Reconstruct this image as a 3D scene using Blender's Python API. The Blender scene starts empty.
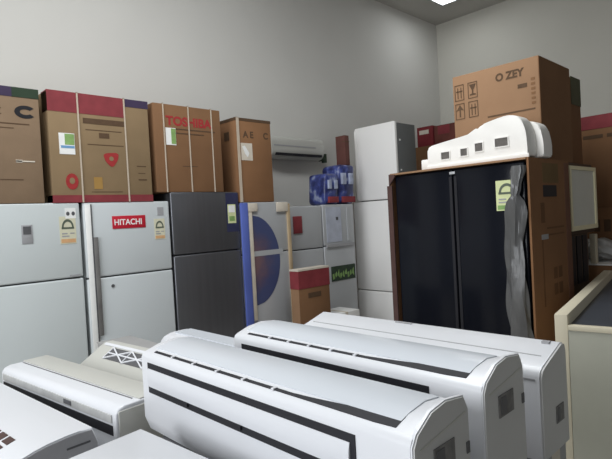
import bpy, bmesh, math, random
from mathutils import Vector, Matrix
random.seed(4)
S = bpy.context.scene
C = S.collection

# ---------------------------------------------------------------- camera, world, lights, exposure
yaw, pit, rol = math.radians(43.854), math.radians(1.1746), math.radians(3.149)
fw = Vector((math.sin(yaw)*math.cos(pit), math.cos(yaw)*math.cos(pit), -math.sin(pit)))
rt = Vector((math.cos(yaw), -math.sin(yaw), 0)); dn = fw.cross(rt)
r2 = math.cos(rol)*rt + math.sin(rol)*dn; d2 = -math.sin(rol)*rt + math.cos(rol)*dn
cam = bpy.data.cameras.new('camera'); co = bpy.data.objects.new('camera', cam); C.objects.link(co)
m = Matrix((r2, -d2, -fw)).transposed().to_4x4(); m.translation = Vector((0, 0, 1.5)); co.matrix_world = m
cam.sensor_width = 36; cam.lens = 36*510/612; cam.clip_start = 0.02
S.camera = co

w = bpy.data.worlds.new('world'); S.world = w; w.use_nodes = True
w.node_tree.nodes['Background'].inputs[0].default_value = (0.93, 0.97, 1.0, 1)
w.node_tree.nodes['Background'].inputs[1].default_value = 0.20

def area(name, loc, target, sx, sy, power, col):
    l = bpy.data.lights.new(name, 'AREA'); l.shape = 'RECTANGLE'; l.size = sx; l.size_y = sy
    l.energy = power; l.color = col
    o = bpy.data.objects.new(name, l); C.objects.link(o); o.location = loc
    o.rotation_euler = (Vector(target)-Vector(loc)).to_track_quat('-Z', 'Y').to_euler()
    return o
area('daylight_front', (-3.6, 1.5, 2.3), (3, 1.7, 1.6), 3.2, 3.0, 195, (0.93, 0.96, 1.0))
area('ceiling_lamps', (1.3, 2.1, 4.62), (1.3, 2.1, 0), 3.6, 1.0, 140, (0.95, 0.98, 1.0))

S.view_settings.view_transform = 'Standard'; S.view_settings.look = 'None'
S.view_settings.gamma = 1; S.view_settings.use_curve_mapping = False
S.view_settings.exposure = 0.0

# ---------------------------------------------------------------- materials
def mat(name, col, rough=0.5, spec=0.5, metal=0.0, var=0.0, vscale=6.0, bump=0.0, bscale=60, emit=None, alpha=None, stretch=None):
    M = bpy.data.materials.new(name); M.use_nodes = True
    N = M.node_tree.nodes; L = M.node_tree.links; b = N['Principled BSDF']
    b.inputs['Base Color'].default_value = (*col, 1); b.inputs['Roughness'].default_value = rough
    b.inputs['Metallic'].default_value = metal; b.inputs['Specular IOR Level'].default_value = spec
    if var or bump:
        tc = N.new('ShaderNodeTexCoord'); mp = N.new('ShaderNodeMapping'); L.new(tc.outputs['Object'], mp.inputs[0])
        if stretch: mp.inputs['Scale'].default_value = stretch
    if var:
        n = N.new('ShaderNodeTexNoise'); n.inputs['Scale'].default_value = vscale; n.inputs['Detail'].default_value = 4
        L.new(mp.outputs[0], n.inputs['Vector'])
        r = N.new('ShaderNodeValToRGB')
        r.color_ramp.elements[0].position = 0.3; r.color_ramp.elements[1].position = 0.7
        r.color_ramp.elements[0].color = (*[c*(1-var) for c in col], 1)
        r.color_ramp.elements[1].color = (*[min(1, c*(1+var)) for c in col], 1)
        L.new(n.outputs['Fac'], r.inputs[0]); L.new(r.outputs[0], b.inputs['Base Color'])
    if bump:
        n2 = N.new('ShaderNodeTexNoise'); n2.inputs['Scale'].default_value = bscale
        L.new(mp.outputs[0], n2.inputs['Vector'])
        bp = N.new('ShaderNodeBump'); bp.inputs['Strength'].default_value = bump; bp.inputs['Distance'].default_value = 0.01
        L.new(n2.outputs['Fac'], bp.inputs['Height']); L.new(bp.outputs[0], b.inputs['Normal'])
    if emit:
        b.inputs['Emission Color'].default_value = (*emit[0], 1); b.inputs['Emission Strength'].default_value = emit[1]
    if alpha is not None: b.inputs['Alpha'].default_value = alpha
    return M

K = dict(
 wall=mat('wall_paint', (0.62, 0.61, 0.575), 0.9, 0.2, var=0.02, vscale=1.2),
 wallb=mat('wall_paint_shaded_warm', (0.58, 0.565, 0.505), 0.9, 0.2, var=0.02, vscale=1.2),  # same wall paint; dimmer, warmer light on the back wall put into colour
 ceil=mat('ceiling_paint', (0.46, 0.45, 0.42), 0.9, 0.2, var=0.02, vscale=1.2),
 floor=mat('floor_tile', (0.42, 0.40, 0.37), 0.4, 0.4, var=0.06, vscale=3),
 ac=mat('white_plastic', (0.63, 0.64, 0.665), 0.32, 0.5, var=0.01, vscale=3),
 acend=mat('white_plastic_end_shaded', (0.50, 0.50, 0.49), 0.45, 0.4, var=0.015, vscale=8),  # same white plastic, greyed to hold the shade on the end faces
 cream=mat('aged_plastic', (0.47, 0.468, 0.43), 0.4, 0.45, var=0.02, vscale=5),
 actop=mat('front_panel_plastic', (0.58, 0.61, 0.65), 0.22, 0.5, var=0.01, vscale=3),
 black=mat('black_gap', (0.012, 0.012, 0.016), 0.6, 0.3, var=0.1),
 dgrey=mat('dark_grey_plastic', (0.09, 0.09, 0.095), 0.5, 0.4, var=0.1, vscale=30),
 mgrey=mat('mid_grey_plastic', (0.33, 0.33, 0.34), 0.5, 0.4, var=0.05, vscale=20),
 fr1=mat('white_enamel', (0.56, 0.60, 0.60), 0.35, 0.45, var=0.01, vscale=2),
 fr2=mat('pale_enamel', (0.55, 0.585, 0.595), 0.35, 0.45, var=0.01, vscale=2),
 frw=mat('bright_enamel', (0.88, 0.87, 0.85), 0.4, 0.4, var=0.01, vscale=2),
 frside=mat('grey_cabinet_side', (0.12, 0.125, 0.125), 0.5, 0.4, var=0.04, vscale=4),
 steel=mat('dark_steel', (0.165, 0.17, 0.185), 0.36, 0.5, 0.75, var=0.06, vscale=3, stretch=(8, 8, 0.4)),
 silver=mat('silver_enamel', (0.46, 0.475, 0.49), 0.4, 0.5, 0.2, var=0.03, vscale=3),
 glassblk=mat('black_glass', (0.006, 0.007, 0.011), 0.14, 0.16, var=0.1, vscale=2),
 card1=mat('cardboard', (0.24, 0.165, 0.105), 0.85, 0.2, var=0.07, vscale=5, bump=0.05, bscale=40),
 card2=mat('yellow_cardboard', (0.245, 0.17, 0.095), 0.85, 0.2, var=0.07, vscale=4, bump=0.05, bscale=40),
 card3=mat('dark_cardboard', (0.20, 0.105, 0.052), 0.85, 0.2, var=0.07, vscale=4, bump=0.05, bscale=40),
 card4=mat('red_brown_cardboard', (0.235, 0.12, 0.058), 0.85, 0.2, var=0.07, vscale=4, bump=0.05, bscale=40),
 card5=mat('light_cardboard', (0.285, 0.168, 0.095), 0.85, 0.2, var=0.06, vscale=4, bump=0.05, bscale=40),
 ink=mat('brown_ink', (0.10, 0.06, 0.035), 0.8, 0.2, var=0.1, vscale=30),
 inkred=mat('red_ink', (0.33, 0.035, 0.035), 0.8, 0.2, var=0.1, vscale=30),
 crimson=mat('crimson_print', (0.22, 0.036, 0.043), 0.7, 0.3, var=0.12, vscale=10),
 navy=mat('navy_print', (0.045, 0.03, 0.07), 0.7, 0.3, var=0.1, vscale=10),
 strap=mat('packing_strap', (0.50, 0.42, 0.33), 0.6, 0.3, var=0.05, vscale=20),
 signred=mat('sign_red', (0.48, 0.012, 0.03), 0.5, 0.4, var=0.03, vscale=10),
 white=mat('white_print', (0.80, 0.80, 0.78), 0.6, 0.3, var=0.03, vscale=20),
 label=mat('label_cream', (0.62, 0.60, 0.45), 0.6, 0.3, var=0.05, vscale=20),
 labely=mat('label_yellow', (0.62, 0.66, 0.36), 0.6, 0.3, var=0.06, vscale=12),
 green=mat('label_green', (0.22, 0.36, 0.12), 0.6, 0.3, var=0.15, vscale=20),
 dkgreen=mat('label_dark_green', (0.03, 0.05, 0.03), 0.6, 0.3, var=0.15, vscale=20),
 orange=mat('label_orange', (0.62, 0.36, 0.18), 0.6, 0.3, var=0.1, vscale=20),
 blue=mat('blue_foam', (0.09, 0.13, 0.42), 0.55, 0.4, var=0.2, vscale=5, stretch=(1, 1, .3)),
 tan=mat('tan_edge', (0.42, 0.32, 0.20), 0.8, 0.2, var=0.1, vscale=6),
 tape=mat('beige_tape', (0.62, 0.56, 0.47), 0.5, 0.4, var=0.08, vscale=12),
 film=mat('plastic_film', (0.085, 0.085, 0.085), 0.3, 0.6, var=0.25, vscale=7, bump=0.5, bscale=14, stretch=(2, 2, .5)),
 wood=mat('cream_laminate', (0.60, 0.55, 0.42), 0.55, 0.35, var=0.03, vscale=4),
 slate=mat('dark_counter_top', (0.045, 0.052, 0.065), 0.4, 0.4, var=0.1, vscale=8),
 darkwood=mat('dark_brown_cabinet', (0.07, 0.045, 0.03), 0.6, 0.3, var=0.12, vscale=5),
 pane=mat('grey_panel', (0.66, 0.67, 0.60), 0.5, 0.4, var=0.04, vscale=4),
 table=mat('grey_table', (0.34, 0.335, 0.33), 0.6, 0.3, var=0.04, vscale=6),
 foam=mat('white_moulding', (0.82, 0.80, 0.76), 0.5, 0.35, var=0.02, vscale=9),
 rating=mat('rating_label_grey', (.17, .165, .16), .6, .3, var=.3, vscale=40),
 dial=mat('dial_print', (.10, .12, .09), .6, .3, var=.1, vscale=20),
 lamp=mat('lamp_diffuser', (0.9, 0.9, 0.9), 0.5, 0.3, emit=((0.93, 0.97, 1.0), 9), var=0.01),
)
# print on the round door graphic: red middle, blue rim
M = bpy.data.materials.new('round_graphic'); M.use_nodes = True
N = M.node_tree.nodes; L = M.node_tree.links
tc = N.new('ShaderNodeTexCoord'); mp = N.new('ShaderNodeMapping'); mp.inputs['Scale'].default_value = (1/.36, 0, 1/.45)
ln = N.new('ShaderNodeVectorMath'); ln.operation = 'LENGTH'; nz = N.new('ShaderNodeTexNoise'); nz.inputs['Scale'].default_value = 9
ad = N.new('ShaderNodeMath'); ad.operation = 'MULTIPLY_ADD'; ad.inputs[1].default_value = 0.5
rp = N.new('ShaderNodeValToRGB'); E = rp.color_ramp.elements
E[0].position = 0.45; E[0].color = (0.17, 0.10, 0.11, 1); E[1].position = 1.0; E[1].color = (0.055, 0.07, 0.16, 1)
e = E.new(0.75); e.color = (0.09, 0.075, 0.13, 1)
L.new(tc.outputs['Object'], mp.inputs[0]); L.new(mp.outputs[0], ln.inputs[0]); L.new(tc.outputs['Object'], nz.inputs['Vector'])
L.new(nz.outputs['Fac'], ad.inputs[0]); L.new(ln.outputs['Value'], ad.inputs[2]); L.new(ad.outputs[0], rp.inputs[0])
L.new(rp.outputs[0], N['Principled BSDF'].inputs['Base Color']); N['Principled BSDF'].inputs['Roughness'].default_value = 0.4
K['round'] = M
# blue printed wrap with white and red patches
M = bpy.data.materials.new('blue_wrap'); M.use_nodes = True
N = M.node_tree.nodes; L = M.node_tree.links
tc = N.new('ShaderNodeTexCoord'); nz = N.new('ShaderNodeTexNoise'); nz.inputs['Scale'].default_value = 9; nz.inputs['Detail'].default_value = 3
rp = N.new('ShaderNodeValToRGB'); E = rp.color_ramp.elements
E[0].position = 0.40; E[0].color = (0.02, 0.025, 0.10, 1); E[1].position = 0.68; E[1].color = (0.30, 0.34, 0.48, 1)
e = E.new(0.55); e.color = (0.05, 0.07, 0.26, 1)
L.new(tc.outputs['Object'], nz.inputs['Vector']); L.new(nz.outputs['Fac'], rp.inputs[0])
L.new(rp.outputs[0], N['Principled BSDF'].inputs['Base Color']); N['Principled BSDF'].inputs['Roughness'].default_value = 0.3
K['wrap'] = M

# ---------------------------------------------------------------- helpers
def link(name, bm, m, parent=None, smooth=False):
    me = bpy.data.meshes.new(name); bmesh.ops.recalc_face_normals(bm, faces=bm.faces); bm.to_mesh(me); bm.free()
    me.materials.append(m if not isinstance(m, str) else K[m])
    if smooth:
        for p in me.polygons: p.use_smooth = True
        me.set_sharp_from_angle(angle=math.radians(38))
    o = bpy.data.objects.new(name, me); C.objects.link(o)
    if parent: o.parent = parent
    return o
def tag(o, label, cat, group=None):
    o['label'] = label; o['category'] = cat
    if group: o['group'] = group
    return o
def thing(name, label, cat, loc=(0, 0, 0), rz=0, group=None):
    o = bpy.data.objects.new(name, None); C.objects.link(o); o.empty_display_size = .1
    o.location = loc; o.rotation_euler = (0, 0, math.radians(rz)); return tag(o, label, cat, group)
def bx(bm, x0, x1, y0, y1, z0, z1, bev=0.0, seg=2):
    r = bmesh.ops.create_cube(bm, size=1)
    vs = r['verts']
    for v in vs:
        v.co = Vector((x0+(v.co.x+.5)*(x1-x0), y0+(v.co.y+.5)*(y1-y0), z0+(v.co.z+.5)*(z1-z0)))
    if bev:
        es = list({e for v in vs for e in v.link_edges})
        bmesh.ops.bevel(bm, geom=es, offset=bev, segments=seg, affect='EDGES', profile=.5)
def box(name, x0, x1, y0, y1, z0, z1, m, parent=None, bev=0.0, seg=2):
    bm = bmesh.new(); bx(bm, x0, x1, y0, y1, z0, z1, bev, seg); return link(name, bm, m, parent, bev > 0)
def prism_x(bm, pts, x0, x1):          # outline in (y, z), extruded along x
    a = [bm.verts.new((x0, y, z)) for y, z in pts]; b = [bm.verts.new((x1, y, z)) for y, z in pts]
    n = len(pts); bm.faces.new(a); bm.faces.new(b[::-1])
    for i in range(n): bm.faces.new((a[i], a[(i+1) % n], b[(i+1) % n], b[i]))
def prism_y(bm, pts, y0, y1):          # outline in (x, z), extruded along y
    a = [bm.verts.new((x, y0, z)) for x, z in pts]; b = [bm.verts.new((x, y1, z)) for x, z in pts]
    n = len(pts); bm.faces.new(a); bm.faces.new(b[::-1])
    for i in range(n): bm.faces.new((a[i], a[(i+1) % n], b[(i+1) % n], b[i]))
def bevel_ends(bm, x0, x1, off, seg=3):
    es = [e for e in bm.edges if (all(abs(v.co.x-x0) < 1e-6 for v in e.verts) or all(abs(v.co.x-x1) < 1e-6 for v in e.verts))]
    bmesh.ops.bevel(bm, geom=es, offset=off, segments=seg, affect='EDGES', profile=.5)
def smoothpoly(pts, it=2):
    for _ in range(it):
        q = []
        n = len(pts)
        for i in range(n):
            a = pts[i]; b = pts[(i+1) % n]
            q += [(a[0]*.8+b[0]*.2, a[1]*.8+b[1]*.2), (a[0]*.2+b[0]*.8, a[1]*.2+b[1]*.8)]
        pts = q
    return pts
def tube(bm, p0, p1, r, n=10):
    p0 = Vector(p0); p1 = Vector(p1); d = (p1-p0); q = d.to_track_quat('Z', 'Y')
    a = []; b = []
    for i in range(n):
        t = 2*math.pi*i/n; v = q @ Vector((r*math.cos(t), r*math.sin(t), 0)); a.append(bm.verts.new(p0+v)); b.append(bm.verts.new(p1+v))
    bm.faces.new(a[::-1]); bm.faces.new(b)
    for i in range(n): bm.faces.new((a[i], a[(i+1) % n], b[(i+1) % n], b[i]))
def text(name, s, size, m, parent, x, y, z, sx=1.0, side=0, bold=0.0):
    """Lettering on a face looking to local -y (side=0) or to local +x (side=1); anchored at its lower left."""
    cu = bpy.data.curves.new(name, 'FONT'); cu.body = s; cu.size = size; cu.extrude = .0008; cu.offset = bold
    t = bpy.data.objects.new('tmp', cu); C.objects.link(t)
    dg = bpy.context.evaluated_depsgraph_get(); me = bpy.data.meshes.new_from_object(t.evaluated_get(dg))
    bpy.data.objects.remove(t); bpy.data.curves.remove(cu)
    R = Matrix.Rotation(math.pi/2, 4, 'X')
    if side: R = Matrix.Rotation(math.pi/2, 4, 'Z') @ R
    me.transform(R @ Matrix.Diagonal((sx, 1, 1, 1))); me.materials.clear(); me.materials.append(K[m])
    o = bpy.data.objects.new(name, me); C.objects.link(o); o.location = (x, y, z); o.parent = parent
    return o
def structure(o): o['kind'] = 'structure'; return o

# ---------------------------------------------------------------- the room
structure(box('floor', -3.8, 7.9, -3.2, 4.75, -.1, 0, 'floor'))
structure(box('wall_left', -3.8, 7.9, 4.65, 4.8, 0, 4.67, 'wall'))
structure(box('wall_back', 7.8, 7.95, -3.2, 4.65, 0, 4.67, 'wallb'))
structure(box('ceiling', -3.8, 7.95, -3.2, 4.8, 4.67, 4.8, 'ceil'))

t = thing('ceiling_light', 'bright square lamp set in the ceiling near the far corner', 'ceiling lamp', (6.78, 3.80, 4.67))
fr = bmesh.new()
for a in ((-.31, .31, -.31, -.28), (-.31, .31, .28, .31), (-.31, -.28, -.28, .28), (.28, .31, -.28, .28)): bx(fr, *a, -.035, 0)
link('frame', fr, 'mgrey', t)
box('diffuser', -.28, .28, -.28, .28, -.025, -.005, 'lamp', t)

# ---------------------------------------------------------------- refrigerators along the left wall
def energy_label(parent, x0, x1, z0, z1, y, paper='label'):
    c = box('energy_label', x0, x1, y-.002, y, z0, z1, paper, parent)
    w_ = x1-x0; h = z1-z0; cx = (x0+x1)/2
    bm = bmesh.new(); pts = []
    for i in range(13):
        a = math.pi*i/12; pts.append((cx+.36*w_*math.cos(a), z0+h*.60+.30*h*math.sin(a)))
    for i in range(12, -1, -1):
        a = math.pi*i/12; pts.append((cx+.26*w_*math.cos(a), z0+h*.60+.21*h*math.sin(a)))
    prism_y(bm, pts, y-.0035, y-.0019); bx(bm, cx-.38*w_, cx+.38*w_, y-.0035, y-.0019, z0+h*.54, z0+h*.61)
    link('dial_print', bm, 'dial', c)
    bm = bmesh.new()
    for k, zz in enumerate((.40, .30)): bx(bm, x0+.12*w_, x0+(.46+.1*k)*w_, y-.0035, y-.0019, z0+h*(zz-.045), z0+h*zz)
    bx(bm, x0+.62*w_, x0+.88*w_, y-.0035, y-.0019, z0+h*.36, z0+h*.40)
    link('text_lines', bm, 'mgrey', c)
    box('lower_band', x0+.06*w_, x1-.06*w_, y-.003, y-.0019, z0+.04*h, z0+.18*h, 'orange' if paper == 'label' else 'green', c)
    return c
def fridge(name, label, cat, loc, rz, W, D, H, seam, door_m, body_m, group=None, z0=0.06, bev=.012):
    t = thing(name, label, cat, loc, rz, group)
    box('cabinet', .004, W-.004, .062, D, z0*.5, H-.004, body_m, t, .006)
    box('door_gasket', .012, W-.012, .046, .064, z0, H-.012, 'dgrey', t)
    box('freezer_door', 0, W, 0, .05, seam+.005, H, door_m, t, bev, 3)
    box('fridge_door', 0, W, 0, .05, z0, seam-.005, door_m, t, bev, 3)
    return t
FG = 'refrigerators standing along the left wall'
Fy = 3.9
f1 = fridge('refrigerator', 'white top freezer refrigerator with a small dark square control panel on its upper door', 'refrigerator', (.69, Fy, 0), 0, .735, .66, 1.715, 1.16, 'fr1', 'fr1', FG)
p = box('control_panel', .335, .405, -.004, 0, 1.435, 1.565, 'mgrey', f1, .001)
box('display', .345, .395, -.006, -.0035, 1.50, 1.555, 'dgrey', p)
energy_label(f1, .585, .70, 1.415, 1.615, -.0005)
p = box('warranty_sticker', .63, .705, -.003, 0, 1.60, 1.675, 'white', f1)
bm = bmesh.new()
for cx in (.648, .686):
    prism_y(bm, [(cx+.012*math.cos(a*math.pi/6), 1.635+.015*math.sin(a*math.pi/6)) for a in range(12)], -.0045, -.0025)
link('round_print', bm, 'dgrey', p)
box('door_latch', .635, .71, -.006, .002, 1.172, 1.186, 'mgrey', f1)

f2 = fridge('refrigerator', 'white top freezer refrigerator with a red brand sign on its upper door', 'refrigerator', (1.45, Fy, 0), 0, .71, .66, 1.715, 1.14, 'fr2', 'fr2', FG)
p = box('brand_sign', .215, .49, -.004, 0, 1.505, 1.605, 'signred', f2, .0015)
text('lettering', 'HITACHI', .064, 'white', p, .228, -.0045, 1.534, .92, 0, .0012)
energy_label(f2, .565, .66, 1.40, 1.57, -.0005)
p = box('dark_sticker', .60, .655, -.003, 0, 1.60, 1.665, 'mgrey', f2)
box('door_edge_trim', .012, .055, -.005, .002, .12, 1.70, 'white', f2, .002)
p = box('side_handle', .062, .094, -.018, .002, .70, 1.45, mat('handle_grey', (.15, .145, .14), .5, .4, var=.2, vscale=8), f2, .004)
box('handle_shadow_gap', .052, .062, -.006, .001, .30, 1.70, 'dgrey', f2)
bm = bmesh.new(); prism_y(bm, [(.19+.013*math.cos(a*math.pi/6), 1.065+.013*math.sin(a*math.pi/6)) for a in range(12)], -.005, .001)
link('lock', bm, 'dgrey', f2)

f3 = fridge('refrigerator', 'dark steel grey top freezer refrigerator between the white ones', 'refrigerator', (2.18, Fy, 0), 0, .705, .68, 1.79, 1.25, 'steel', 'dgrey', FG)
p = box('energy_label', .575, .665, -.003, 0, 1.50, 1.675, 'labely', f3)
box('picture_print', .585, .655, -.0045, -.0025, 1.60, 1.665, 'white', p); box('text_print', .59, .65, -.0045, -.0025, 1.52, 1.565, 'green', p)
box('blue_film', .56, .70, -.0018, 0, 1.42, 1.78, mat('blue_film', (.05, .055, .12), .3, .5, .3, var=.2), f3)

f4 = fridge('refrigerator', 'pale refrigerator still wrapped with blue corner strip and a big round printed graphic', 'refrigerator', (2.905, Fy, 0), 0, .60, .62, 1.69, 1.19, 'silver', 'silver', FG)
box('blue_corner_strip', -.012, .075, -.022, .004, .08, 1.685, 'blue', f4, .008)
box('white_inner_strip', .078, .125, -.014, .002, .55, 1.66, 'tape', f4, .004)
box('tan_edge_strip', .575, .615, -.016, .004, .05, 1.67, 'tan', f4, .004)
for x0, x1, z0, z1 in ((.075, .19, 1.60, 1.68), (.43, .585, 1.59, 1.685)): box('tape_piece', x0, x1, -.019, -.013, z0, z1, 'tape', f4, .001)
box('seam_tape', .12, .50, -.004, .002, 1.165, 1.215, 'silver', f4)
def half_disc(za, zb):
    pts = []
    n = 20
    for i in range(n+1):
        z = za+(zb-za)*i/n; u = (z)/.44
        pts.append((.34*math.sqrt(max(0, 1-u*u)), z))
    pts = pts + [(0, zb), (0, za)]
    out = []
    for q in pts:
        if not out or (abs(q[0]-out[-1][0])+abs(q[1]-out[-1][1])) > 1e-5: out.append(q)
    if abs(out[0][0]-out[-1][0])+abs(out[0][1]-out[-1][1]) < 1e-5: out.pop()
    return out
for za, zb in ((.09, .44), (-.44, .04)):
    bm = bmesh.new(); prism_y(bm, half_disc(za, zb), -.003, 0)
    o = link('round_graphic', bm, 'round', f4); o.location = (.115, 0, 1.125)

# two pale refrigerators further back
fb = fridge('refrigerator', 'plain silver refrigerator with a small red sign, partly hidden behind the red topped carton', 'refrigerator', (3.53, 4.0, 0), 0, .57, .6, 1.64, 1.17, 'silver', 'silver', FG)
p = box('red_sign', .125, .25, -.012, 0, 1.35, 1.535, 'crimson', fb, .002)
fc = fridge('refrigerator', 'silver refrigerator with plastic film on its doors under the blue wrapped packs', 'refrigerator', (4.115, 4.0, 0), 0, .53, .6, 1.65, 1.18, 'silver', 'silver', FG)
box('door_film', .05, .30, -.004, 0, 1.22, 1.62, mat('door_film', (.44, .47, .55), .3, .5, var=.12, vscale=8), fc)
box('film_edge', .40, .44, -.008, 0, 1.22, 1.62, 'silver', fc)
box('hinge_bar', .03, .50, -.02, .0, 1.165, 1.195, 'mgrey', fc)
box('round_badge', .21, .245, -.008, 0, 1.47, 1.505, 'dgrey', fc)
p = box('patterned_sticker', .09, .50, -.006, 0, .77, .94, 'dkgreen', fc)
bm = bmesh.new()
for i in range(9):
    a = .11+i*.042; prism_y(bm, [(a, .79+.02*(i % 3)), (a+.03, .80+.03*(i % 2)), (a+.02, .86+.02*(i % 3)), (a-.005, .85)], -.0075, -.0055)
link('leaf_print', bm, 'green', p)

# ---------------------------------------------------------------- cartons on the refrigerators
def carton(name, label, loc, W, D, H, m, rz=0, group=None, cat='carton', bev=.006):
    t = thing(name, label, cat, loc, rz, group)
    box('box_body', 0, W, 0, D, 0, H, m, t, bev)
    return t
CG = 'large cartons on top of the refrigerators'
c1 = carton('carton', 'brown carton with dark top band, leftmost of the row on the refrigerators', (.40, Fy, 1.716), .79, .62, .80, 'card1', 0, CG)
box('top_band', .0, .791, -.002, .1, .735, .802, 'navy', c1); box('green_band_end', .62, .791, -.003, .1, .735, .802, mat('dark_green_print', (.03, .05, .03), .7, .2, var=.1), c1)
bm = bmesh.new()
def ring_c(bm, cx, cz, ax, az, th, y0, y1):
    pts = [(cx+ax*math.cos(a), cz+az*math.sin(a)) for a in [math.radians(40+i*280/16) for i in range(17)]]
    pts += [(cx+(ax-th)*math.cos(a), cz+(az-th*.75)*math.sin(a)) for a in [math.radians(40+i*280/16) for i in range(16, -1, -1)]]
    prism_y(bm, pts, y0, y1)
ring_c(bm, .70, .635, .07, .045, .034, -.002, 0); link('letter_c_print', bm, 'black', c1)
text('letter_print', 'TC', .075, 'ink', c1, .455, -.0005, .605)
bm = bmesh.new(); bx(bm, .40, .72, -.0015, 0, .545, .553); bx(bm, .44, .62, -.0015, 0, .515, .521); bx(bm, .40, .66, -.0015, 0, .16, .167); link('line_print', bm, 'ink', c1)
bm = bmesh.new(); bx(bm, .62, .74, -.003, 0, .287, .296); bx(bm, .62, .66, -.003, 0, .283, .301); link('white_mark', bm, 'tape', c1)

c2 = carton('carton', 'brown carton with a crimson upper band, red stickers and two pale straps', (1.245, Fy, 1.716), .775, .62, .815, 'card2', 0, CG)
box('crimson_band', 0, .565, -.002, .12, .665, .8165, 'crimson', c2); box('navy_band', .58, .776, -.002, .12, .755, .8165, 'navy', c2)
box('base_band', 0, .776, -.002, .12, 0, .055, 'crimson', c2); box('dark_line', .245, .565, -.0025, .001, .595, .635, 'ink', c2)
p = box('energy_label', .065, .175, -.003, 0, .355, .51, 'white', c2)
box('green_print', .105, .172, -.0045, -.0025, .425, .505, 'green', p); box('blue_print', .075, .172, -.0045, -.0025, .40, .418, mat('sky_print', (.15, .3, .5), .6, .2, var=.1), p)
bm = bmesh.new(); prism_y(bm, smoothpoly([(.38, .375), (.505, .385), (.50, .33), (.45, .262), (.40, .31)], 2), -.003, 0); o = link('shield_sticker', bm, 'inkred', c2)
bm = bmesh.new(); prism_y(bm, [(.445+.018*math.cos(a*math.pi/6), .335+.018*math.sin(a*math.pi/6)) for a in range(12)], -.0045, -.0025); link('shield_emblem', bm, 'card2', o)
bm = bmesh.new(); prism_y(bm, [(.14+.045*math.cos(a*math.pi/8), .155+.06*math.sin(a*math.pi/8)) for a in range(16)], -.003, 0); o = link('round_sticker', bm, 'inkred', c2)
bm = bmesh.new(); prism_y(bm, [(.14+.02*math.cos(a*math.pi/6), .16+.024*math.sin(a*math.pi/6)) for a in range(12)], -.0045, -.0025); link('round_emblem', bm, 'card2', o)
box('orange_print', .30, .365, -.002, 0, .10, .19, mat('amber_print', (.34, .20, .06), .8, .2, var=.1), c2)
bm = bmesh.new()
for a in ((.26, .54, .545, .551), (.36, .44, .49, .53), (.27, .55, .435, .441), (.65, .73, .28, .287), (.66, .73, .17, .18), (.66, .72, .225, .23), (.28, .52, .075, .08)): bx(bm, a[0], a[1], -.0015, 0, a[2], a[3])
link('line_print', bm, 'ink', c2)
def strap(parent, x, D, H, wd=.011, x2=None):
    x2 = x if x2 is None else x2
    bm = bmesh.new(); prism_y(bm, [(x2, .0), (x2+wd, .0), (x+wd, H+.004), (x, H+.004)], -.008, -.003); bx(bm, x, x+wd, -.008, D+.004, H, H+.004)
    return link('packing_strap', bm, 'strap', parent)
strap(c2, .205, .62, .8165); strap(c2, .565, .62, .8165)

c3 = carton('carton', 'dark brown carton with red lettering and three straps on the steel refrigerator', (2.065, Fy, 1.791), .665, .62, .745, 'card3', 0, CG)
text('red_lettering', 'TOSHIBA', .105, 'inkred', c3, .115, -.0005, .572, 1.04, 0, .004)
bm = bmesh.new(); bx(bm, .14, .60, -.0015, 0, .535, .545); bx(bm, .20, .48, -.0015, 0, .50, .51); bx(bm, .25, .40, -.0015, 0, .22, .226); link('line_print', bm, 'ink', c3)
p = box('energy_label', .105, .20, -.003, 0, .40, .545, 'white', c3); box('green_print', .155, .198, -.0045, -.0025, .41, .54, 'green', p)
for x in (.085, .325, .56): strap(c3, x, .62, .746, .010)

c4 = carton('carton', 'brown carton with a dark top edge beside the wall air conditioner', (2.895, Fy, 1.692), .435, .42, .80, 'card4', 0, CG)
bm = bmesh.new(); bx(bm, -.002, .437, -.002, .422, .775, .803); link('top_edge', bm, 'ink', c4)
text('letter_print', 'A E', .085, 'ink', c4, .09, -.0005, .62, 1, 0, .003); text('letter_print', 'C', .085, 'ink', c4, .335, -.0005, .62, 1, 0, .003)
p = box('energy_label', .055, .19, -.003, 0, .40, .565, 'tape', c4)
bm = bmesh.new(); prism_y(bm, [(.07, .53), (.10, .54), (.15, .47), (.13, .43), (.10, .46)], -.0045, -.0025); link('white_print', bm, 'white', p)
strap(c4, .012, .42, .803, .03); box('side_print', -.003, -.0005, .10, .18, .60, .68, 'ink', c4)

# ---------------------------------------------------------------- air conditioner hanging on the left wall
t = thing('air_conditioner', 'pale split air conditioner hanging on the left wall above the back refrigerators', 'air conditioner', (3.82, 4.45, 2.23))
bm = bmesh.new(); prism_x(bm, smoothpoly([(0, .06), (0, .21), (.03, .26), (.199, .26), (.199, 0), (.06, 0)], 2), 0, .85); bevel_ends(bm, 0, .85, .008); link('casing', bm, 'cream', t, smooth=True)
box('front_seam', .02, .70, -.003, .004, .135, .150, 'mgrey', t); box('outlet_louver', .05, .80, -.004, .04, .03, .058, 'black', t)
bm = bmesh.new(); tube(bm, (.855, .10, .02), (.95, .10, .03), .028); tube(bm, (.945, .10, -.02), (.945, .10, .09), .034); link('pipe_bundle', bm, 'dkgreen', t)

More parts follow.
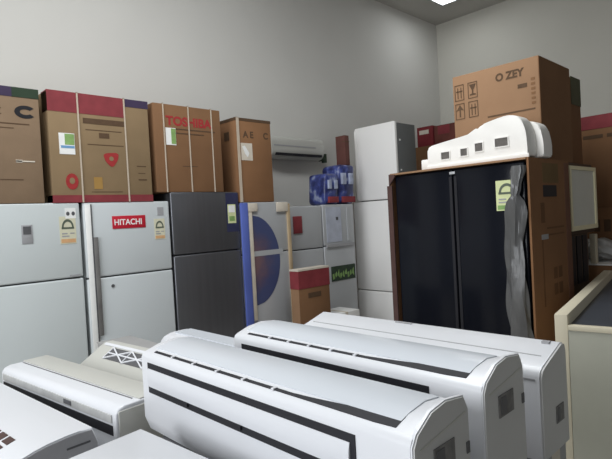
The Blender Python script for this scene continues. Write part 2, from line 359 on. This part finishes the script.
# ---------------------------------------------------------------- packs, boxes near the corner
def pack(label, loc, W, D, H):
    t = thing('wrapped_pack', label, 'pack', loc, 0, 'blue packs on the back refrigerators')
    bm = bmesh.new(); bx(bm, 0, W, 0, D, 0, H, .05, 3)
    for v in bm.verts:
        v.co.x += .012*math.sin(v.co.z*21+loc[0]); v.co.y += .014*math.sin(v.co.z*17+v.co.x*30)
    link('wrap', bm, 'wrap', t, smooth=True)
    box('red_label', .03, W-.03, -.012, .03, .02, .09, 'crimson', t, .004)
    for k in range(2): box('white_label', W*(.12+k*.46), W*(.36+k*.46), -.016, .02, H*.5, H*.78, mat('pale_blue_print', (.38, .42, .55), .5, .3, var=.3, vscale=14), t, .004)
pack('shorter blue wrapped pack on the silver refrigerator, nearer the wall air conditioner', (4.22, 4.02, 1.652), .22, .3, .36)
pack('taller blue wrapped pack on the silver refrigerator, beside the stacked white refrigerator', (4.455, 4.02, 1.652), .28, .3, .47)
t = carton('carton', 'small red brown carton lying on top of the taller blue wrapped pack', (4.645, 4.08, 2.124), .08, .15, .36, mat('rusty_carton', (.13, .055, .045), .8, .2, var=.15))
box('lid_line', -.001, .081, -.002, .05, .28, .29, 'ink', t)

t = carton('carton', 'low brown carton with a crimson upper band standing in front of the silver refrigerators', (3.34, 3.62, 0), .43, .12, 1.005, 'card3')
box('crimson_band', -.002, .432, -.003, .122, .82, .995, 'crimson', t); box('white_lid_edge', -.004, .434, -.005, .124, .995, 1.012, 'tape', t)
box('dark_print', .12, .30, -.002, 0, .72, .77, 'ink', t)
box('tan_side', -.0035, .0, .0, .11, .0, .815, 'card5', t)
t = carton('carton', 'low pale box standing on the floor in front of the patterned sticker', (3.80, 3.62, 0), .42, .30, .49, 'white')
box('lid_seam', .19, .23, -.002, .302, .37, .492, 'tape', t)

# small white refrigerator stacked on a white refrigerator, both facing the window side
t = fridge('refrigerator', 'tall white refrigerator standing under the smaller white one, left of the black refrigerator', 'refrigerator', (5.0, 4.30, 0), -90, .65, .36, 1.675, .555, 'frw', 'frside')
t = thing('small_refrigerator', 'small white refrigerator with a dark grey side, stacked on the tall white one', 'refrigerator', (5.0, 4.22, 1.677), -90)
box('cabinet', .004, .616, .062, .43, 0, .915, 'frside', t, .006)
box('door', .0, .62, 0, .05, .01, .93, 'frw', t, .012, 3); box('door_gasket', .01, .61, .046, .064, .015, .90, 'dgrey', t)
box('handle_strip', .0, .03, -.012, .0, .03, .90, 'frw', t, .004)
bm = bmesh.new()
for zz in (.34, .70): bx(bm, .616, .622, .09, .11, zz, zz+.02)
link('side_screw', bm, 'white', t)

# cartons by the back wall
RG = 'cartons in the stack by the back wall'
carton('carton', 'brown carton at the bottom of the stack by the back wall', (6.45, 4.30, 0), .95, .6, 1.24, 'card3', -90, RG)
carton('carton', 'brown carton in the middle of the stack by the back wall', (6.45, 4.30, 1.242), .95, .6, 1.22, 'card3', -90, RG)
t = carton('carton', 'dark red carton topping the stack by the back wall, left one of two', (6.5, 4.28, 2.464), .27, .5, .29, mat('dark_red_carton', (.20, .03, .035), .8, .2, var=.15), -90, RG)
box('white_print', .04, .2, -.002, 0, .18, .24, 'tape', t)
t = carton('carton', 'brown and red carton topping the stack by the back wall, right one of two', (6.5, 3.99, 2.464), .58, .5, .27, mat('brown_red_carton', (.15, .05, .04), .8, .2, var=.2), -90, RG)
box('red_patch', .06, .25, -.002, 0, .14, .26, 'crimson', t)

# ---------------------------------------------------------------- the big black refrigerator in its opened carton
FX = 2.95
t = thing('carton', 'tall open fronted brown carton sleeve around the black refrigerator', 'carton', (FX, 2.185, 0), -90)
W = .975; Dp = .63; H = 1.785
box('box_back', 0, W, Dp-.012, Dp, 0, H, 'card4', t)
box('near_side', W-.012, W, 0, Dp-.012, 0, H, 'card4', t); box('far_side', 0, .012, 0, Dp-.012, 0, H, 'card4', t)
box('top_panel', .012, W-.012, -.01, Dp-.012, H-.012, H, 'card5', t)
bm = bmesh.new()
prism_y(bm, [(0, 1.70), (.05, 1.76), (.05, 1.775), (0, 1.78)], -.015, 0); bx(bm, -.02, .02, -.012, .0, .05, 1.70)
link('torn_flap', bm, mat('torn_cardboard', (.08, .045, .04), .85, .2, var=.2), t)
s = box('hand_hole', W-.001, W+.0015, .19, .40, 1.555, 1.625, 'black', t)
bm = bmesh.new(); bx(bm, W-.001, W+.001, .19, .44, 1.64, 1.76); link('faded_print', bm, mat('faded_olive_print', (.17, .11, .05), .85, .2, var=.1), t)
bm = bmesh.new()
for a in ((.30, .36, 1.05, 1.12), (.38, .44, 1.05, 1.12), (.30, .36, .95, 1.02), (.38, .44, .95, 1.02), (.14, .20, 1.40, 1.52), (.22, .50, 1.36, 1.37), (.24, .50, 1.32, 1.328), (.14, .16, .9, 1.3)): bx(bm, W-.001, W+.001, *a)
link('side_print', bm, mat('side_ink', (.15, .075, .035), .85, .2, var=.1), t)
box('side_tape', W-.001, W+.0012, .14, .24, 1.30, 1.33, 'mgrey', t)
box('side_edge_strip', W-.001, W+.002, .54, .62, .2, 1.77, mat('dusky_strip', (.17, .085, .055), .85, .2, var=.1), t)

t = thing('black_refrigerator', 'big glossy black two door refrigerator inside the opened brown carton', 'refrigerator', (FX+.01, 2.15, 0), -90)
box('cabinet', .005, .905, .07, .58, .02, 1.74, 'dgrey', t, .006)
box('left_door', .0, .448, 0, .065, .05, 1.765, 'glassblk', t, .010, 3); box('right_door', .456, .912, 0, .065, .05, 1.765, 'glassblk', t, .010, 3)
bm = bmesh.new(); bx(bm, .425, .445, -.004, .01, .10, 1.72, .002); bx(bm, .459, .479, -.004, .01, .10, 1.72, .002); link('grip_edges', bm, 'black', t)
box('hinge_clip', .43, .47, -.006, .0, 1.735, 1.752, 'silver', t, .002)
l = energy_label(t, .735, .868, 1.485, 1.665, -.0005, 'labely')
# crumpled protective film hanging at the right edge
bm = bmesh.new(); ring = []
nz_, na = 40, 14
for i in range(nz_+1):
    u = i/nz_; z = 1.74-1.36*u; row = []
    hw = .022+.040*min(1, max(0, (u-.07)/.12)) - (.012*math.sin(u*3)) + .012*(u > .45)*math.sin((u-.45)*4)
    if u < .10: hw = .036+.006*math.sin(u*60)
    if .10 < u < .15: hw = .020
    cx = .885 - .012*math.sin(u*5) - .030*min(1, u*3)
    for k in range(na):
        a = 2*math.pi*k/na
        f = 1+.22*math.sin(5*a+u*9)+.12*math.sin(3*a-u*23)
        row.append(bm.verts.new((cx+hw*f*math.cos(a), -.030+.022*f*math.sin(a)-.006*math.sin(u*14), z)))
    ring.append(row)
for i in range(nz_):
    for k in range(na): bm.faces.new((ring[i][k], ring[i][(k+1) % na], ring[i+1][(k+1) % na], ring[i+1][k]))
bm.faces.new(ring[0]); bm.faces.new(ring[-1][::-1])
o = link('protective_film', bm, 'film', t, smooth=True); o['label'] = 'crumpled grey plastic film at the right door edge'

# white mouldings on top of it
def moulding(label, loc, rz, L_, prof, holes):
    t = thing('plastic_moulding', label, 'moulding', loc, rz, 'white mouldings on the black refrigerator')
    bm = bmesh.new(); pts = smoothpoly(prof, 2); prism_y(bm, pts, 0, .13)
    es = [e for e in bm.edges if all(abs(v.co.y) < 1e-6 for v in e.verts) or all(abs(v.co.y-.13) < 1e-6 for v in e.verts)]
    bmesh.ops.bevel(bm, geom=es, offset=.012, segments=3, affect='EDGES', profile=.5)
    link('shell', bm, 'foam', t, smooth=True)
    for x0, x1, z0, z1 in holes:
        h = box('opening', x0, x1, -.003, .004, z0, z1, mat('opening_shade', (.13, .12, .11), .8, .2, var=.2, vscale=25), t)
        bm = bmesh.new()
        for a in ((x0-.006, x0, z0-.006, z1+.006), (x1, x1+.006, z0-.006, z1+.006), (x0, x1, z0-.006, z0), (x0, x1, z1, z1+.006)): bx(bm, a[0], a[1], -.006, .004, a[2], a[3])
        link('opening_rim', bm, 'foam', h)
    return t
mt = moulding('long white moulding with a row of four square openings on the black refrigerator', (3.0, 1.90, 1.787), -90, .7,
         [(.0, .0), (0, .03), (0, .14), (.02, .155), (.35, .195), (.38, .235), (.56, .268), (.63, .245), (.662, .16), (.668, .04), (.66, .0)], [(.105, .165, .055, .10), (.245, .29, .06, .105), (.345, .395, .075, .125), (.475, .555, .085, .135)])
box('foot_rail', .0, .68, -.016, .0, 0, .025, 'foam', mt, .004); box('end_clip', -.055, .0, .0, .10, 0, .07, 'foam', mt, .008)
moulding('short rounded white moulding behind the long one, overhanging the carton edge', (3.14, 1.60, 1.787), -90, .5,
         [(.0, .0), (0, .21), (.05, .235), (.33, .235), (.385, .20), (.405, .10), (.405, .03), (.40, .0)], [])

b = carton('carton', 'big light brown carton with printed handling symbols on top of the black refrigerator', (3.30, 1.86, 1.787), .595, .53, .655, 'card5', -90)
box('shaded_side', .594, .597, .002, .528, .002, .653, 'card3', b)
bm = bmesh.new()
for cx, cz in ((.05, .535), (.15, .535), (.05, .405), (.15, .405)):
    for a in ((cx-.035, cx+.035, cz+.05, cz+.055), (cx-.035, cx+.035, cz-.055, cz-.05), (cx-.035, cx-.030, cz-.05, cz+.05), (cx+.030, cx+.035, cz-.05, cz+.05)): bx(bm, a[0], a[1], -.002, 0, a[2], a[3])
for cx, cz in ((.05, .535), (.15, .405)):
    for q in (-.014, .010): bx(bm, cx+q, cx+q+.006, -.002, 0, cz-.04, cz+.035)
    bx(bm, cx-.024, cx+.024, -.002, 0, cz+.005, cz+.013)
prism_y(bm, [(.128, .50), (.172, .50), (.172, .508), (.155, .512), (.155, .535), (.175, .575), (.125, .575), (.145, .535), (.145, .512), (.128, .508)], -.002, 0)
prism_y(bm, [(.045, .365), (.055, .365), (.055, .415), (.078, .41), (.05, .45), (.022, .41), (.045, .415)], -.002, 0)
link('handling_symbols', bm, 'ink', b)
text('letter_print', 'O ZEY', .068, 'ink', b, .315, -.0005, .552, .95, 0, .003)
bm = bmesh.new(); bx(bm, .46, .52, -.002, 0, .475, .50); bx(bm, .25, .565, -.002, 0, .325, .335); link('line_print', bm, 'ink', b)
bm = bmesh.new()
for k in range(6): bx(bm, .545, .57, -.002, 0, .36+k*.03, .375+k*.03)
link('column_print', bm, 'card3', b)
t = carton('carton', 'dark brown carton directly behind the big light brown one', (3.845, 1.93, 1.787), .60, .40, .65, 'card3', -90)
box('olive_corner', .598, .603, .2, .402, .45, .655, mat('olive_print', (.10, .10, .06), .8, .2, var=.1), t)

# dark cabinet with a pale framed panel behind the carton
t = thing('display_cabinet', 'dark brown cabinet with a pale cream framed panel, behind the open carton', 'cabinet', (3.60, 1.25, 0))
box('upper_body', .0, .57, .0, .75, 1.29, 1.785, 'darkwood', t, .004); box('lower_body', .0, .42, .0, .75, 0, 1.289, 'darkwood', t, .004)
p = box('panel', .06, .53, -.02, .0, 1.345, 1.74, 'pane', t)
bm = bmesh.new()
for a in ((.03, .56, 1.32, 1.35), (.03, .56, 1.735, 1.76), (.03, .06, 1.35, 1.735), (.53, .56, 1.35, 1.735)): bx(bm, a[0], a[1], -.03, .0, a[2], a[3])
link('panel_frame', bm, mat('yellowed_frame', (.80, .74, .50), .5, .3, var=.05), p)
bm = bmesh.new()
for k in range(3): bx(bm, .05+k*.12, .13+k*.12, -.008, 0, .95, 1.28)
link('door_slats', bm, 'black', t)

SG = 'brown cartons stacked at the right edge'
z = 0
for lab, h, mm in (('brown carton at the bottom of the right hand stack', .73, 'card3'), ('brown carton in the middle of the right hand stack', .73, 'card3'), ('brown carton with a dark red top band, uppermost of the right hand stack', .765, 'card3')):
    t = carton('carton', lab, (4.72, 1.62, z), 1.1, .6, h, mm, -90, SG)
    if z > 1: box('red_band', -.002, 1.102, -.003, .602, h-.11, h+.002, 'crimson', t); bm = bmesh.new(); bx(bm, .15, .30, -.002, 0, h-.19, h-.16); bx(bm, .33, .5, -.002, 0, h-.19, h-.16); link('line_print', bm, 'ink', t)
    else:
        bm = bmesh.new()
        for k in range(3): bx(bm, .2+k*.08, .25+k*.08, -.002, 0, h-.2, h-.1)
        link('line_print', bm, 'ink', t)
    z += h+.001
t = carton('carton', 'pale topped low carton between the dark cabinet and the right hand stack', (4.32, 1.72, 0), .62, .38, 1.02, 'card3', -90)
box('white_top', 0, .62, 0, .38, 1.021, 1.03, 'white', t)
bm = bmesh.new(); bmesh.ops.create_icosphere(bm, subdivisions=4, radius=1)
for v in bm.verts:
    n = v.co.copy(); f = 1+.10*math.sin(n.x*7+n.z*5)+.08*math.sin(n.y*11-n.z*9)
    v.co = Vector((n.x*.125*f, n.y*.17*f, (n.z*.10*f) if n.z > 0 else n.z*.07*f))
zm = min(v.co.z for v in bm.verts)
for v in bm.verts: v.co.z -= zm
o = link('plastic_bag', bm, mat('bag_film', (.36, .36, .35), .3, .5, var=.2, vscale=12, bump=.6, bscale=18), None, True)
o.location = (4.57, 1.36, 1.031); tag(o, 'crumpled grey plastic bag on the pale topped low carton', 'bag')
o = box('wooden_batten', -.03, .03, -.02, .02, 0, .23, 'wood', None, .003); o.location = (4.36, 1.315, 1.031); tag(o, 'short cream batten standing beside the grey plastic bag', 'batten')

# ---------------------------------------------------------------- service counter at the right edge
t = thing('service_counter', 'cream laminate counter with a dark sunken top at the right edge', 'counter', (2.43, .912, 0), 9.4)
Lc = 1.78; Wc = 1.5
box('side_board', 0, Lc, -.055, 0, 0, 1.0, 'wood', t, .003)
box('front_panel', .0, .03, -Wc, -.056, 0, .945, mat('shaded_laminate', (.36, .36, .30), .55, .3, var=.04), t, .002)  # cream laminate; shade cast by the air conditioners put into its greyer colour
box('counter_top', .031, Lc, -Wc, -.056, .90, .945, 'slate', t)
box('front_rail', -.006, .031, -Wc, -.056, .93, .953, 'wood', t, .002)
box('back_panel', Lc-.03, Lc, -Wc, -.056, 0, .899, 'wood', t)

# ---------------------------------------------------------------- the display table and the air conditioners on it
t = thing('display_table', 'low grey table carrying the white air conditioners', 'table', (.12, .33, 0))
box('table_top', 0, 1.28, 0, 1.90, .73, .77, 'table', t, .004)
for x in (.04, 1.20):
    for y in (.04, 1.82): box('leg', x-.03, x+.04, y-.02, y+.04, 0, .73, 'mgrey', t)
t = carton('plinth', 'grey flat topped block behind the air conditioners, before the steel refrigerator', (1.28, 2.60, 0), .22, .74, .77, 'table', 0, None, 'block')
box('top_sheet', -.004, .224, -.004, .744, .77, .776, 'table', t)

BG = 'flat cartons under the air conditioners'
for lab, x0, x1, y0, y1, mm in (('flat grey carton under the front slotted air conditioner', .68, .82, .47, 1.35, 'dgrey'), ('flat brown carton under the second row air conditioner', .885, 1.045, .47, 1.23, 'card3'), ('flat dark grey carton under the third row air conditioner', 1.165, 1.308, .475, 1.26, 'mgrey')):
    t = carton('carton', lab, (x0, y0, .771), x1-x0, y1-y0, .150 if y1 == 1.26 else .135 if y1 == 1.35 else .158, mm, 0, BG)
    box('tape', (x1-x0)/2-.025, (x1-x0)/2+.025, -.001, y1-y0+.001, .02, .1505 if y1 == 1.26 else .1355 if y1 == 1.35 else .1585, 'tape', t)

def split_unit(label, loc, L_, drop=0.0, louver=True, group=None, rz=-90):
    d = drop
    END = [(0, .06), (0, .228-d), (.012, .246-d), (.055, .270-d), (.10, .276-d), (.158, .268-d), (.172, .243-d), (.175, .05), (.165, 0), (.045, 0), (.014, .022)]
    BODY = [(0, .06), (0, .228-d), (.005, .238-d), (.014, .243-d), (.055, .256-d), (.105, .262-d), (.156, .256-d), (.170, .240-d), (.173, .05), (.165, 0), (.045, 0), (.014, .022)]
    def slope(q):
        return (.014+.041*q, .243-d+.013*q)
    t = thing('air_conditioner', label, 'air conditioner', loc, rz, group)
    bm = bmesh.new(); prism_x(bm, BODY, .0, L_-.006); bevel_ends(bm, 0, 99, .006)
    link('casing', bm, 'ac', t, smooth=True)
    bm = bmesh.new(); prism_x(bm, [(.034, .2485-d), (.060, .256-d), (.105, .262-d), (.150, .256-d), (.150, .259-d), (.105, .2645-d), (.060, .2585-d), (.034, .2512-d)], .03, L_-.045); link('top_panel', bm, 'actop', t, smooth=True)
    bm = bmesh.new(); prism_x(bm, [(y+.0008, z) for y, z in END], L_-.009, L_-.003); link('end_rim', bm, 'ac', t, smooth=True)
    bm = bmesh.new(); cx = .09; cz = .13
    prism_x(bm, [(cx+(y-cx)*.965, cz+(z-cz)*.985) for y, z in END], L_-.004, L_); e_ = link('end_panel', bm, 'acend', t, smooth=True)
    bm = bmesh.new(); bx(bm, L_-.001, L_+.002, .055, .118, .165-d, .208-d); st = link('rating_label', bm, 'rating', e_)
    bm = bmesh.new(); bx(bm, L_+.0015, L_+.003, .062, .085, .169-d, .203-d); link('label_print', bm, 'dgrey', st)
    bm = bmesh.new()
    v = [bm.verts.new(p) for p in ((L_+.001, .018, .218-d), (L_+.001, .160, .238-d), (L_+.001, .160, .2405-d), (L_+.001, .018, .2205-d))]; bm.faces.new(v)
    g = bmesh.ops.extrude_face_region(bm, geom=list(bm.faces)); bmesh.ops.translate(bm, vec=(-.004, 0, 0), verts=[q for q in g['geom'] if isinstance(q, bmesh.types.BMVert)])
    link('groove', bm, 'cream', e_)
    box('side_notch', L_-.001, L_+.002, .158, .168, .165-d, .185-d, 'dgrey', e_)
    bm = bmesh.new(); secs = []
    xs = [.05]+[L_-.30+.255*k/6 for k in range(7)]
    for i, x in enumerate(xs):
        f = 0 if i == 0 else ((i-1)/6)**1.3
        s0 = .06-.02*f; s1 = .24+.56*f
        if i == 7: s0 = .10; s1 = .80
        y0, z0 = slope(s0); y1, z1 = slope(s1)
        secs.append([bm.verts.new(q) for q in ((x, y0, z0+.0012), (x, y1, z1+.0012), (x, y1, z1-.004), (x, y0, z0-.004))])
    for A, B in zip(secs, secs[1:]):
        for i in range(4): bm.faces.new((A[i], A[(i+1) % 4], B[(i+1) % 4], B[i]))
    bm.faces.new(secs[0]); bm.faces.new(secs[-1][::-1])
    j = link('shoulder_joint', bm, 'black', t)
    for k in range(5):
        x = .15+k*(L_-.40)/5; y, z = slope(.15)
        box('clip', x-.004, x+.004, y-.006, y+.006, z-.004, z+.0032, 'ac', j)
    if louver:
        bm = bmesh.new(); bx(bm, .042, L_-.118, -.0020, .004, .136-d, .219-d); rc = link('outlet_recess', bm, 'black', t)
        bm = bmesh.new(); prism_x(bm, [(y, z+.022-d) for y, z in ((-.003, .131), (-.006, .145), (-.007, .157), (-.006, .17), (-.003, .1815), (.003, .1815), (.003, .131))], .046, L_-.130); link('louver', bm, 'ac', rc, smooth=True)
        for k in range(2): box('louver_tab', .24+k*.22, .252+k*.22, -.0072, .002, .143-d, .1525-d, 'black', rc)
    return t
AG = 'white split air conditioners standing in three rows on the table'
split_unit('white split air conditioner with two black slots, nearest the camera in the middle', (.645, 1.375, .907), .915, -.001, True, AG)
split_unit('white split air conditioner in the second row, between the nearest unit and the rear one', (.875, 1.248, .93), .788, 0, True, AG)
t = thing('air_conditioner', 'white split air conditioner with a plain flat top, in the third row behind the others', 'air conditioner', (1.155, 1.275, .922), -90, AG)
P3 = [(0, .0), (0, .19), (.008, .206), (.02, .212), (.13, .2455), (.146, .242), (.152, .225), (.155, .0)]
bm = bmesh.new(); prism_x(bm, P3, 0, .803); bevel_ends(bm, 0, 99, .005); link('casing', bm, 'ac', t, smooth=True)
bm = bmesh.new(); prism_x(bm, [(.078+(y-.078)*.97, .12+(z-.12)*.98) for y, z in P3], .795, .808); e_ = link('end_panel', bm, 'acend', t, smooth=True)
p = box('rating_label', .807, .810, .075, .12, .065, .105, 'rating', e_); box('label_print', .8095, .811, .08, .095, .07, .10, 'dgrey', p)
bm = bmesh.new(); prism_x(bm, [(-.0015, .183), (.004, .183), (.004, .187), (-.0015, .187)], .01, .793); link('front_seam', bm, 'mgrey', t)
bm = bmesh.new(); prism_x(bm, [(.06, .2222), (.063, .223), (.063, .2258), (.06, .225)], .02, .785); link('top_seam', bm, 'mgrey', t)
box('top_clip', .32, .38, .122, .132, .24, .2465, 'mgrey', t); box('top_clip', .765, .783, .115, .13, .24, .2465, 'mgrey', t)

# unit with black outlet slot, left
t = thing('air_conditioner', 'cream white air conditioner with one long black slot, at the left of the table', 'air conditioner', (.489, 2.248, .771), -83.5, 'white air conditioners on the left of the table')
P4 = [(0, 0), (0, .204), (.01, .218), (.03, .225), (.165, .225), (.175, .216), (.18, .0)]
bm = bmesh.new(); prism_x(bm, P4, 0, .83); bevel_ends(bm, 0, .83, .006); link('casing', bm, 'ac', t, smooth=True)
bm = bmesh.new(); bx(bm, .02, .80, .070, .074, .2245, .2262); link('top_joint', bm, 'dgrey', t)
box('rear_cover', .0, .825, .08, .174, .2245, .229, 'cream', t, .002)
p = box('display_strip', .02, .81, -.003, .002, .178, .201, mat('strip_grey', (.45, .45, .44), .4, .4, var=.2, vscale=14), t); box('display', .52, .57, -.0045, -.0025, .183, .197, 'dgrey', p)
box('outlet_slot', .018, .812, -.002, .004, .142, .170, 'black', t)
box('end_panel', .829, .834, .008, .172, .006, .212, 'cream', t, .002)

# unit with lattice grille behind it
t = thing('air_conditioner', 'cream white air conditioner with an open lattice grille on its sloping top', 'air conditioner', (.735, 2.145, .771), -84.5, 'white air conditioners on the left of the table')
P5 = [(0, 0), (0, .175), (.012, .192), (.12, .257), (.155, .257), (.165, .248), (.165, 0)]
bm = bmesh.new(); prism_x(bm, P5, 0, .745); bevel_ends(bm, 0, .745, .006); link('casing', bm, 'cream', t, smooth=True)
def sl5(s): return (.012+.108*s, .192+.065*s)
bm = bmesh.new()
def slopebox(bm, xa, xb, s0, s1, up, dn_):
    q = []
    for h in (up, -dn_):
        for x, s in ((xa, s0), (xb, s0), (xb, s1), (xa, s1)):
            y, z = sl5(s); q.append(bm.verts.new((x, y-.515*h, z+.857*h)))
    bm.faces.new(q[:4]); bm.faces.new(q[4:][::-1])
    for i in range(4): bm.faces.new((q[i], q[(i+1) % 4], q[4+(i+1) % 4], q[4+i]))
slopebox(bm, .11, .67, .40, .86, .001, .004); g = link('grille', bm, 'dgrey', t)
bm = bmesh.new()
def bar(bm, xa, sa, xb, sb, wd=.0026):
    pa = Vector((xa, *sl5(sa))); pb = Vector((xb, *sl5(sb))); d = (pb-pa).normalized(); nn = Vector((0, -.515, .857)); s = d.cross(nn)*wd
    up = nn*.005
    v = [bm.verts.new(p) for p in (pa-s, pb-s, pb+s, pa+s)]; u = [bm.verts.new(q.co+up) for q in v]
    bm.faces.new(v[::-1]); bm.faces.new(u)
    for i in range(4): bm.faces.new((v[i], v[(i+1) % 4], u[(i+1) % 4], u[i]))
n = 4; dx = .56/n
for k in range(n):
    x = .11+k*dx; bar(bm, x, .40, x+dx, .86); bar(bm, x, .86, x+dx, .40); bar(bm, x+dx, .40, x+dx, .86)
bar(bm, .11, .63, .67, .63); bar(bm, .11, .4, .11, .86)
link('lattice', bm, 'ac', g)
bm = bmesh.new(); slopebox(bm, .02, .73, .90, 1.0, .002, .004); link('rear_rim', bm, 'ac', t)

# unit behind, mostly hidden
t = thing('air_conditioner', 'white air conditioner mostly hidden behind the front row, before the steel refrigerator', 'air conditioner', (1.07, 2.10, .771), -90, 'white air conditioners on the left of the table')
bm = bmesh.new(); prism_x(bm, smoothpoly([(0, 0), (0, .215), (.04, .25), (.17, .252), (.20, .22), (.20, 0)], 2), 0, .76); bevel_ends(bm, 0, .76, .008); link('casing', bm, 'ac', t, smooth=True)
bm = bmesh.new(); prism_x(bm, [(.07, .247), (.15, .2475), (.15, .256), (.07, .256)], .03, .73); link('top_panel', bm, 'actop', t)

# curved unit, bottom left
t = thing('air_conditioner', 'white air conditioner with curved top and brown square grille, lower left corner', 'air conditioner', (.170, 2.20, .771), -85.3, 'white air conditioners at the near edge')
P6 = [(.0, 0), (-.01, .09), (.02, .145), (.07, .178), (.14, .197), (.22, .204), (.285, .200), (.29, .0)]
bm = bmesh.new(); prism_x(bm, smoothpoly(P6, 1), 0, .825); bevel_ends(bm, 0, .825, .005); link('casing', bm, 'ac', t, smooth=True)
bm = bmesh.new(); prism_x(bm, [(.14+(y-.14)*.97, .1+(z-.1)*.96) for y, z in smoothpoly(P6, 1)], .823, .829); e_ = link('end_panel', bm, 'mgrey', t, smooth=True)  # white plastic end in shade; the grey colour carries that shade
bm = bmesh.new()
v = [(.828, .19, .165), (.8305, .19, .165), (.8305, .25, .178), (.828, .25, .178)]
bx(bm, .828, .8305, .20, .262, .166, .171); link('end_groove', bm, 'dgrey', e_)
g = thing  # (name reused below only for clarity of the loop)
def z6(y):
    pts = [(.02, .145), (.07, .178), (.14, .197)]
    for (a, b), (c, d) in zip(pts, pts[1:]):
        if a <= y <= c: return b+(d-b)*(y-a)/(c-a)
    return .197
gr = None
for i in range(3):
    for k in range(5):
        x = .46+k*.052; y = .040+i*.030
        bm = bmesh.new(); za = z6(y)+.0015; zb = z6(y+.021)+.0015
        prism_x(bm, [(y, za-.01), (y+.021, zb-.01), (y+.021, zb), (y, za)], x, x+.040)
        link('grille_opening', bm, mat('brown_grille', (.07, .04, .035), .7, .3, var=.1) if gr is None else gr, t)
        gr = gr or bpy.data.materials['brown_grille']

# unit lying in front, bottom centre
t = thing('air_conditioner', 'white air conditioner lying flat before the nearest slotted unit, at the lower edge', 'air conditioner', (.303, 1.19, .775), -85.6, 'white air conditioners at the near edge')
P7 = [(0, 0), (0, .19), (.03, .222), (.25, .229), (.265, .218), (.265, 0)]
bm = bmesh.new(); prism_x(bm, P7, 0, .80); bevel_ends(bm, 0, .80, .006); link('casing', bm, 'ac', t, smooth=True)
box('top_joint', .015, .785, .055, .059, .2225, .2265, 'mgrey', t)
bm = bmesh.new(); prism_x(bm, [(.0, .0), (.03, .0), (.03, .02), (.0, .02)], 0, .001)
bm.free()
box('end_badge', -.003, .001, .07, .12, .16, .2, 'mgrey', t)
